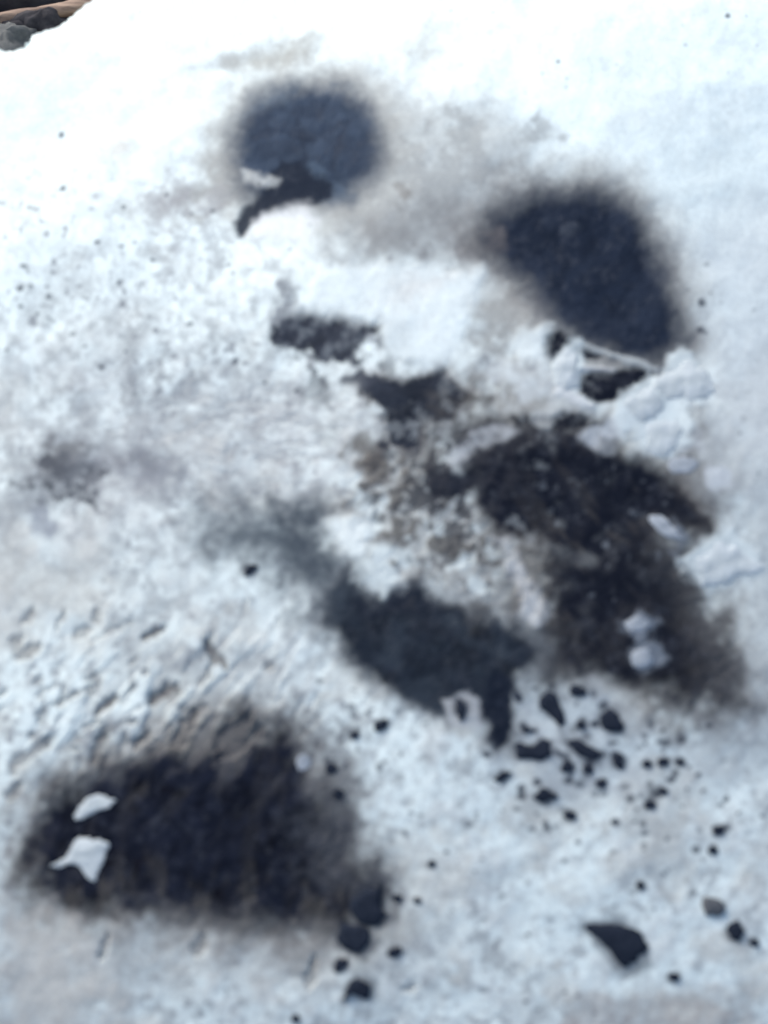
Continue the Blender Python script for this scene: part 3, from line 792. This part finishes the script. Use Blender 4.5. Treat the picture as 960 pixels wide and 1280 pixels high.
FG = 'white flakes lying on the dark patches'
flakes = [
    ([(65, 1081), (80, 1070), (95, 1054), (105, 1044), (120, 1045), (131, 1056), (127, 1076), (121, 1100), (109, 1097), (99, 1083), (84, 1080), (72, 1086)], 0.005, M_FLAKE, 'forked white flake lying on the left of the streaky black patch'),
    ([(93, 1013), (104, 1000), (124, 993), (143, 999), (141, 1008), (122, 1014), (106, 1022), (96, 1024)], 0.004, M_FLAKE, 'bean shaped white flake just above the forked flake'),
    ([(869, 706), (884, 692), (900, 677), (914, 681), (932, 692), (947, 706), (942, 717), (924, 721), (906, 731), (880, 731), (868, 722)], 0.007, M_FLAKE, 'big white flake near the right edge beside the largest black patch'),
    ([(790, 815), (803, 809), (817, 818), (814, 832), (800, 836), (790, 828)], 0.004, M_DULLFLAKE, 'bluish white flake on the lower part of the largest black patch'),
    ([(782, 776), (795, 769), (810, 775), (809, 786), (794, 790), (783, 786)], 0.004, M_DULLFLAKE, 'bluish white flake just above another bluish flake on the largest patch'),
    ([(689, 472), (694, 456), (707, 440), (721, 449), (725, 465), (722, 484), (706, 488), (693, 484)], 0.007, M_FLAKE, 'rounded white lump under the cracked edge of the blue black oval patch'),
    ([(818, 482), (836, 464), (858, 454), (880, 458), (892, 474), (887, 496), (868, 502), (846, 498), (826, 500)], 0.008, M_FLAKE, 'largest white lump, just below the right end of the oval patch'),
    ([(780, 506), (792, 494), (812, 486), (826, 496), (828, 512), (812, 526), (794, 526)], 0.006, M_FLAKE, 'middle white lump touching the left of the largest one below the oval'),
    ([(806, 540), (820, 528), (842, 526), (852, 540), (846, 558), (830, 568), (812, 566)], 0.006, M_FLAKE, 'lowest white lump of the three below the oval patch'),
    ([(836, 580), (850, 571), (868, 574), (872, 584), (856, 591), (840, 590)], 0.003, M_DULLFLAKE, 'dull bluish flake under the largest white lump'),
    ([(812, 646), (832, 648), (848, 664), (851, 675), (836, 672), (820, 660)], 0.003, M_DULLFLAKE, 'slanting pale flake above the big white flake, on the black patch rim'),
    ([(371, 950), (379, 943), (388, 949), (388, 959), (379, 963), (371, 958)], 0.002, M_DULLFLAKE, 'small white flake at the upper right rim of the streaky patch'),
]
def mound(name, poly, thick, mat, seed):
    """a crumbly low lump: ragged outline, edge thinning out into the crust, uneven top"""
    n, nr = 72, 12
    out = smooth_outline(poly, n)
    cc = out.mean(0)
    tt = np.arange(n) / n * 2 * math.pi
    rag = fbm(np.cos(tt) * 40 + seed * 17.0, np.sin(tt) * 40, 26, 4, seed % 50, 0.7)
    out = cc + (out - cc) * (1.03 + 0.24 * rag)[:, None]
    W = np.array([on_rock(u, v) for u, v in out])
    c = W.mean(0); c[2] = surf(c[0], c[1])
    verts = [(0, 0, 0)]; faces = []
    P = []
    for r in range(1, nr + 1):
        P.append(c + (W - c) * (r / nr))
    P = np.array(P)
    bx, by = P[..., 0], P[..., 1]
    bump = fbm(bx, by, 0.016, 5, seed % 40 + 3, 0.65)
    for r in range(nr):
        f = (r + 1) / nr
        prof = (1 - f ** 2.6)
        for k in range(n):
            z = surf(bx[r, k], by[r, k]) + thick * (prof * (0.75 + 0.40 * bump[r, k])) + (0.0002 if r < nr - 1 else -0.0006)
            verts.append((bx[r, k] - c[0], by[r, k] - c[1], z - c[2]))
    verts[0] = (0, 0, thick * (0.75 + 0.40 * float(bump[0].mean())))
    for k in range(n): faces.append((0, 1 + k, 1 + (k + 1) % n))
    for r in range(nr - 1):
        for k in range(n):
            a = 1 + r * n + k; b = 1 + r * n + (k + 1) % n
            faces.append((a, a + n, b + n, b))
    area = sum(W[k][0] * W[(k + 1) % n][1] - W[(k + 1) % n][0] * W[k][1] for k in range(n))
    if area < 0: faces = [f[::-1] for f in faces]
    o = link(name, mesh_of(name, verts, faces, mat)); o.location = c
    return o
for i, (poly, th, mt, lab) in enumerate(flakes):
    tag(mound('white_flake', poly, th * 0.25, mt, 500 + i), lab, 'white flake', FG)

# ------------------------------------------------------------------ behind the boulder: a branch and stones on the soil
def stone(u, v, rx, ry, rz, seed, mat, label, rot=0.0, sink=0.3):
    rnd = random.Random(seed)
    p = hit_plane(u, v, rz * 0.5)
    import mathutils
    ns, nr = 28, 18
    verts = []; faces = []
    off = rnd.uniform(0, 50)
    for r in range(nr + 1):
        th = math.pi * r / nr
        for k in range(ns):
            ph = 2 * math.pi * k / ns
            d = mathutils.Vector((math.sin(th) * math.cos(ph), math.sin(th) * math.sin(ph), math.cos(th)))
            q = 1 + 0.30 * mathutils.noise.noise(d * 1.6 + mathutils.Vector((off, 0, 0))) + 0.22 * mathutils.noise.noise(d * 3.4 + mathutils.Vector((0, off, 0))) + 0.12 * mathutils.noise.noise(d * 9 + mathutils.Vector((0, 0, off)))
            verts.append((d.x * rx * q, d.y * ry * q, d.z * rz * q))
    for r in range(nr):
        for k in range(ns):
            faces.append((r * ns + k, (r + 1) * ns + k, (r + 1) * ns + (k + 1) % ns, r * ns + (k + 1) % ns))
    o = link('stone', mesh_of('stone', verts, faces, mat))
    o.location = (p[0], p[1], rz * (1 - 2 * sink) * 0.5 + rz * 0.2)
    o.rotation_euler = (0, 0, rot)
    return tag(o, label, 'stone', 'stones on the soil behind the boulder')

stone(16, 62, 0.045, 0.035, 0.03, 1, M_STONE_GREY, 'pale grey stone touching the boulder edge in the far left corner', 0.3)
stone(60, 40, 0.055, 0.035, 0.03, 2, M_STONE_DARK, 'dark slate stone between the branch and the boulder edge', 0.4)
stone(20, 42, 0.05, 0.03, 0.028, 3, M_STONE_DARK, 'dark flat stone left of the slate stone, under the branch', -0.1)
stone(20, -12, 0.08, 0.05, 0.04, 4, M_STONE_DARK, 'dark bluish stone behind the branch at the corner of the picture', 0.1)

def branch():
    pts = [hit_plane(-90, 52, 0.03), hit_plane(-20, 34, 0.03), hit_plane(40, 22, 0.032), hit_plane(85, 13, 0.034), hit_plane(125, 2, 0.036), hit_plane(190, -26, 0.03)]
    rad = [0.012, 0.013, 0.013, 0.011, 0.009, 0.006]
    P = [np.array(p) for p in pts]
    c = P[2]
    ns = 14; verts = []; faces = []; rings = 0
    for i in range(len(P) - 1):
        for s in range(6):
            t = s / 6
            p = P[i] * (1 - t) + P[i + 1] * t; r = rad[i] * (1 - t) + rad[i + 1] * t
            d = P[i + 1] - P[i]; d = d / np.linalg.norm(d)
            side = np.cross(d, (0, 0, 1)); side /= np.linalg.norm(side); up = np.cross(side, d)
            for k in range(ns):
                a = 2 * math.pi * k / ns
                q = r * (1 + 0.14 * math.sin(3 * a + rings * 0.35) + 0.05 * math.sin(7 * a - rings))
                verts.append(p - c + side * math.cos(a) * q + up * math.sin(a) * q)
            rings += 1
    for r in range(rings - 1):
        for k in range(ns):
            faces.append((r * ns + k, r * ns + (k + 1) % ns, (r + 1) * ns + (k + 1) % ns, (r + 1) * ns + k))
    faces.append(tuple(range(ns))); faces.append(tuple((rings - 1) * ns + k for k in range(ns - 1, -1, -1)))
    o = link('wood_branch', mesh_of('wood_branch', verts, faces, M_WOOD))
    o.location = c
    return tag(o, 'bare tan wood branch lying on dark soil behind the boulder', 'branch')
branch()
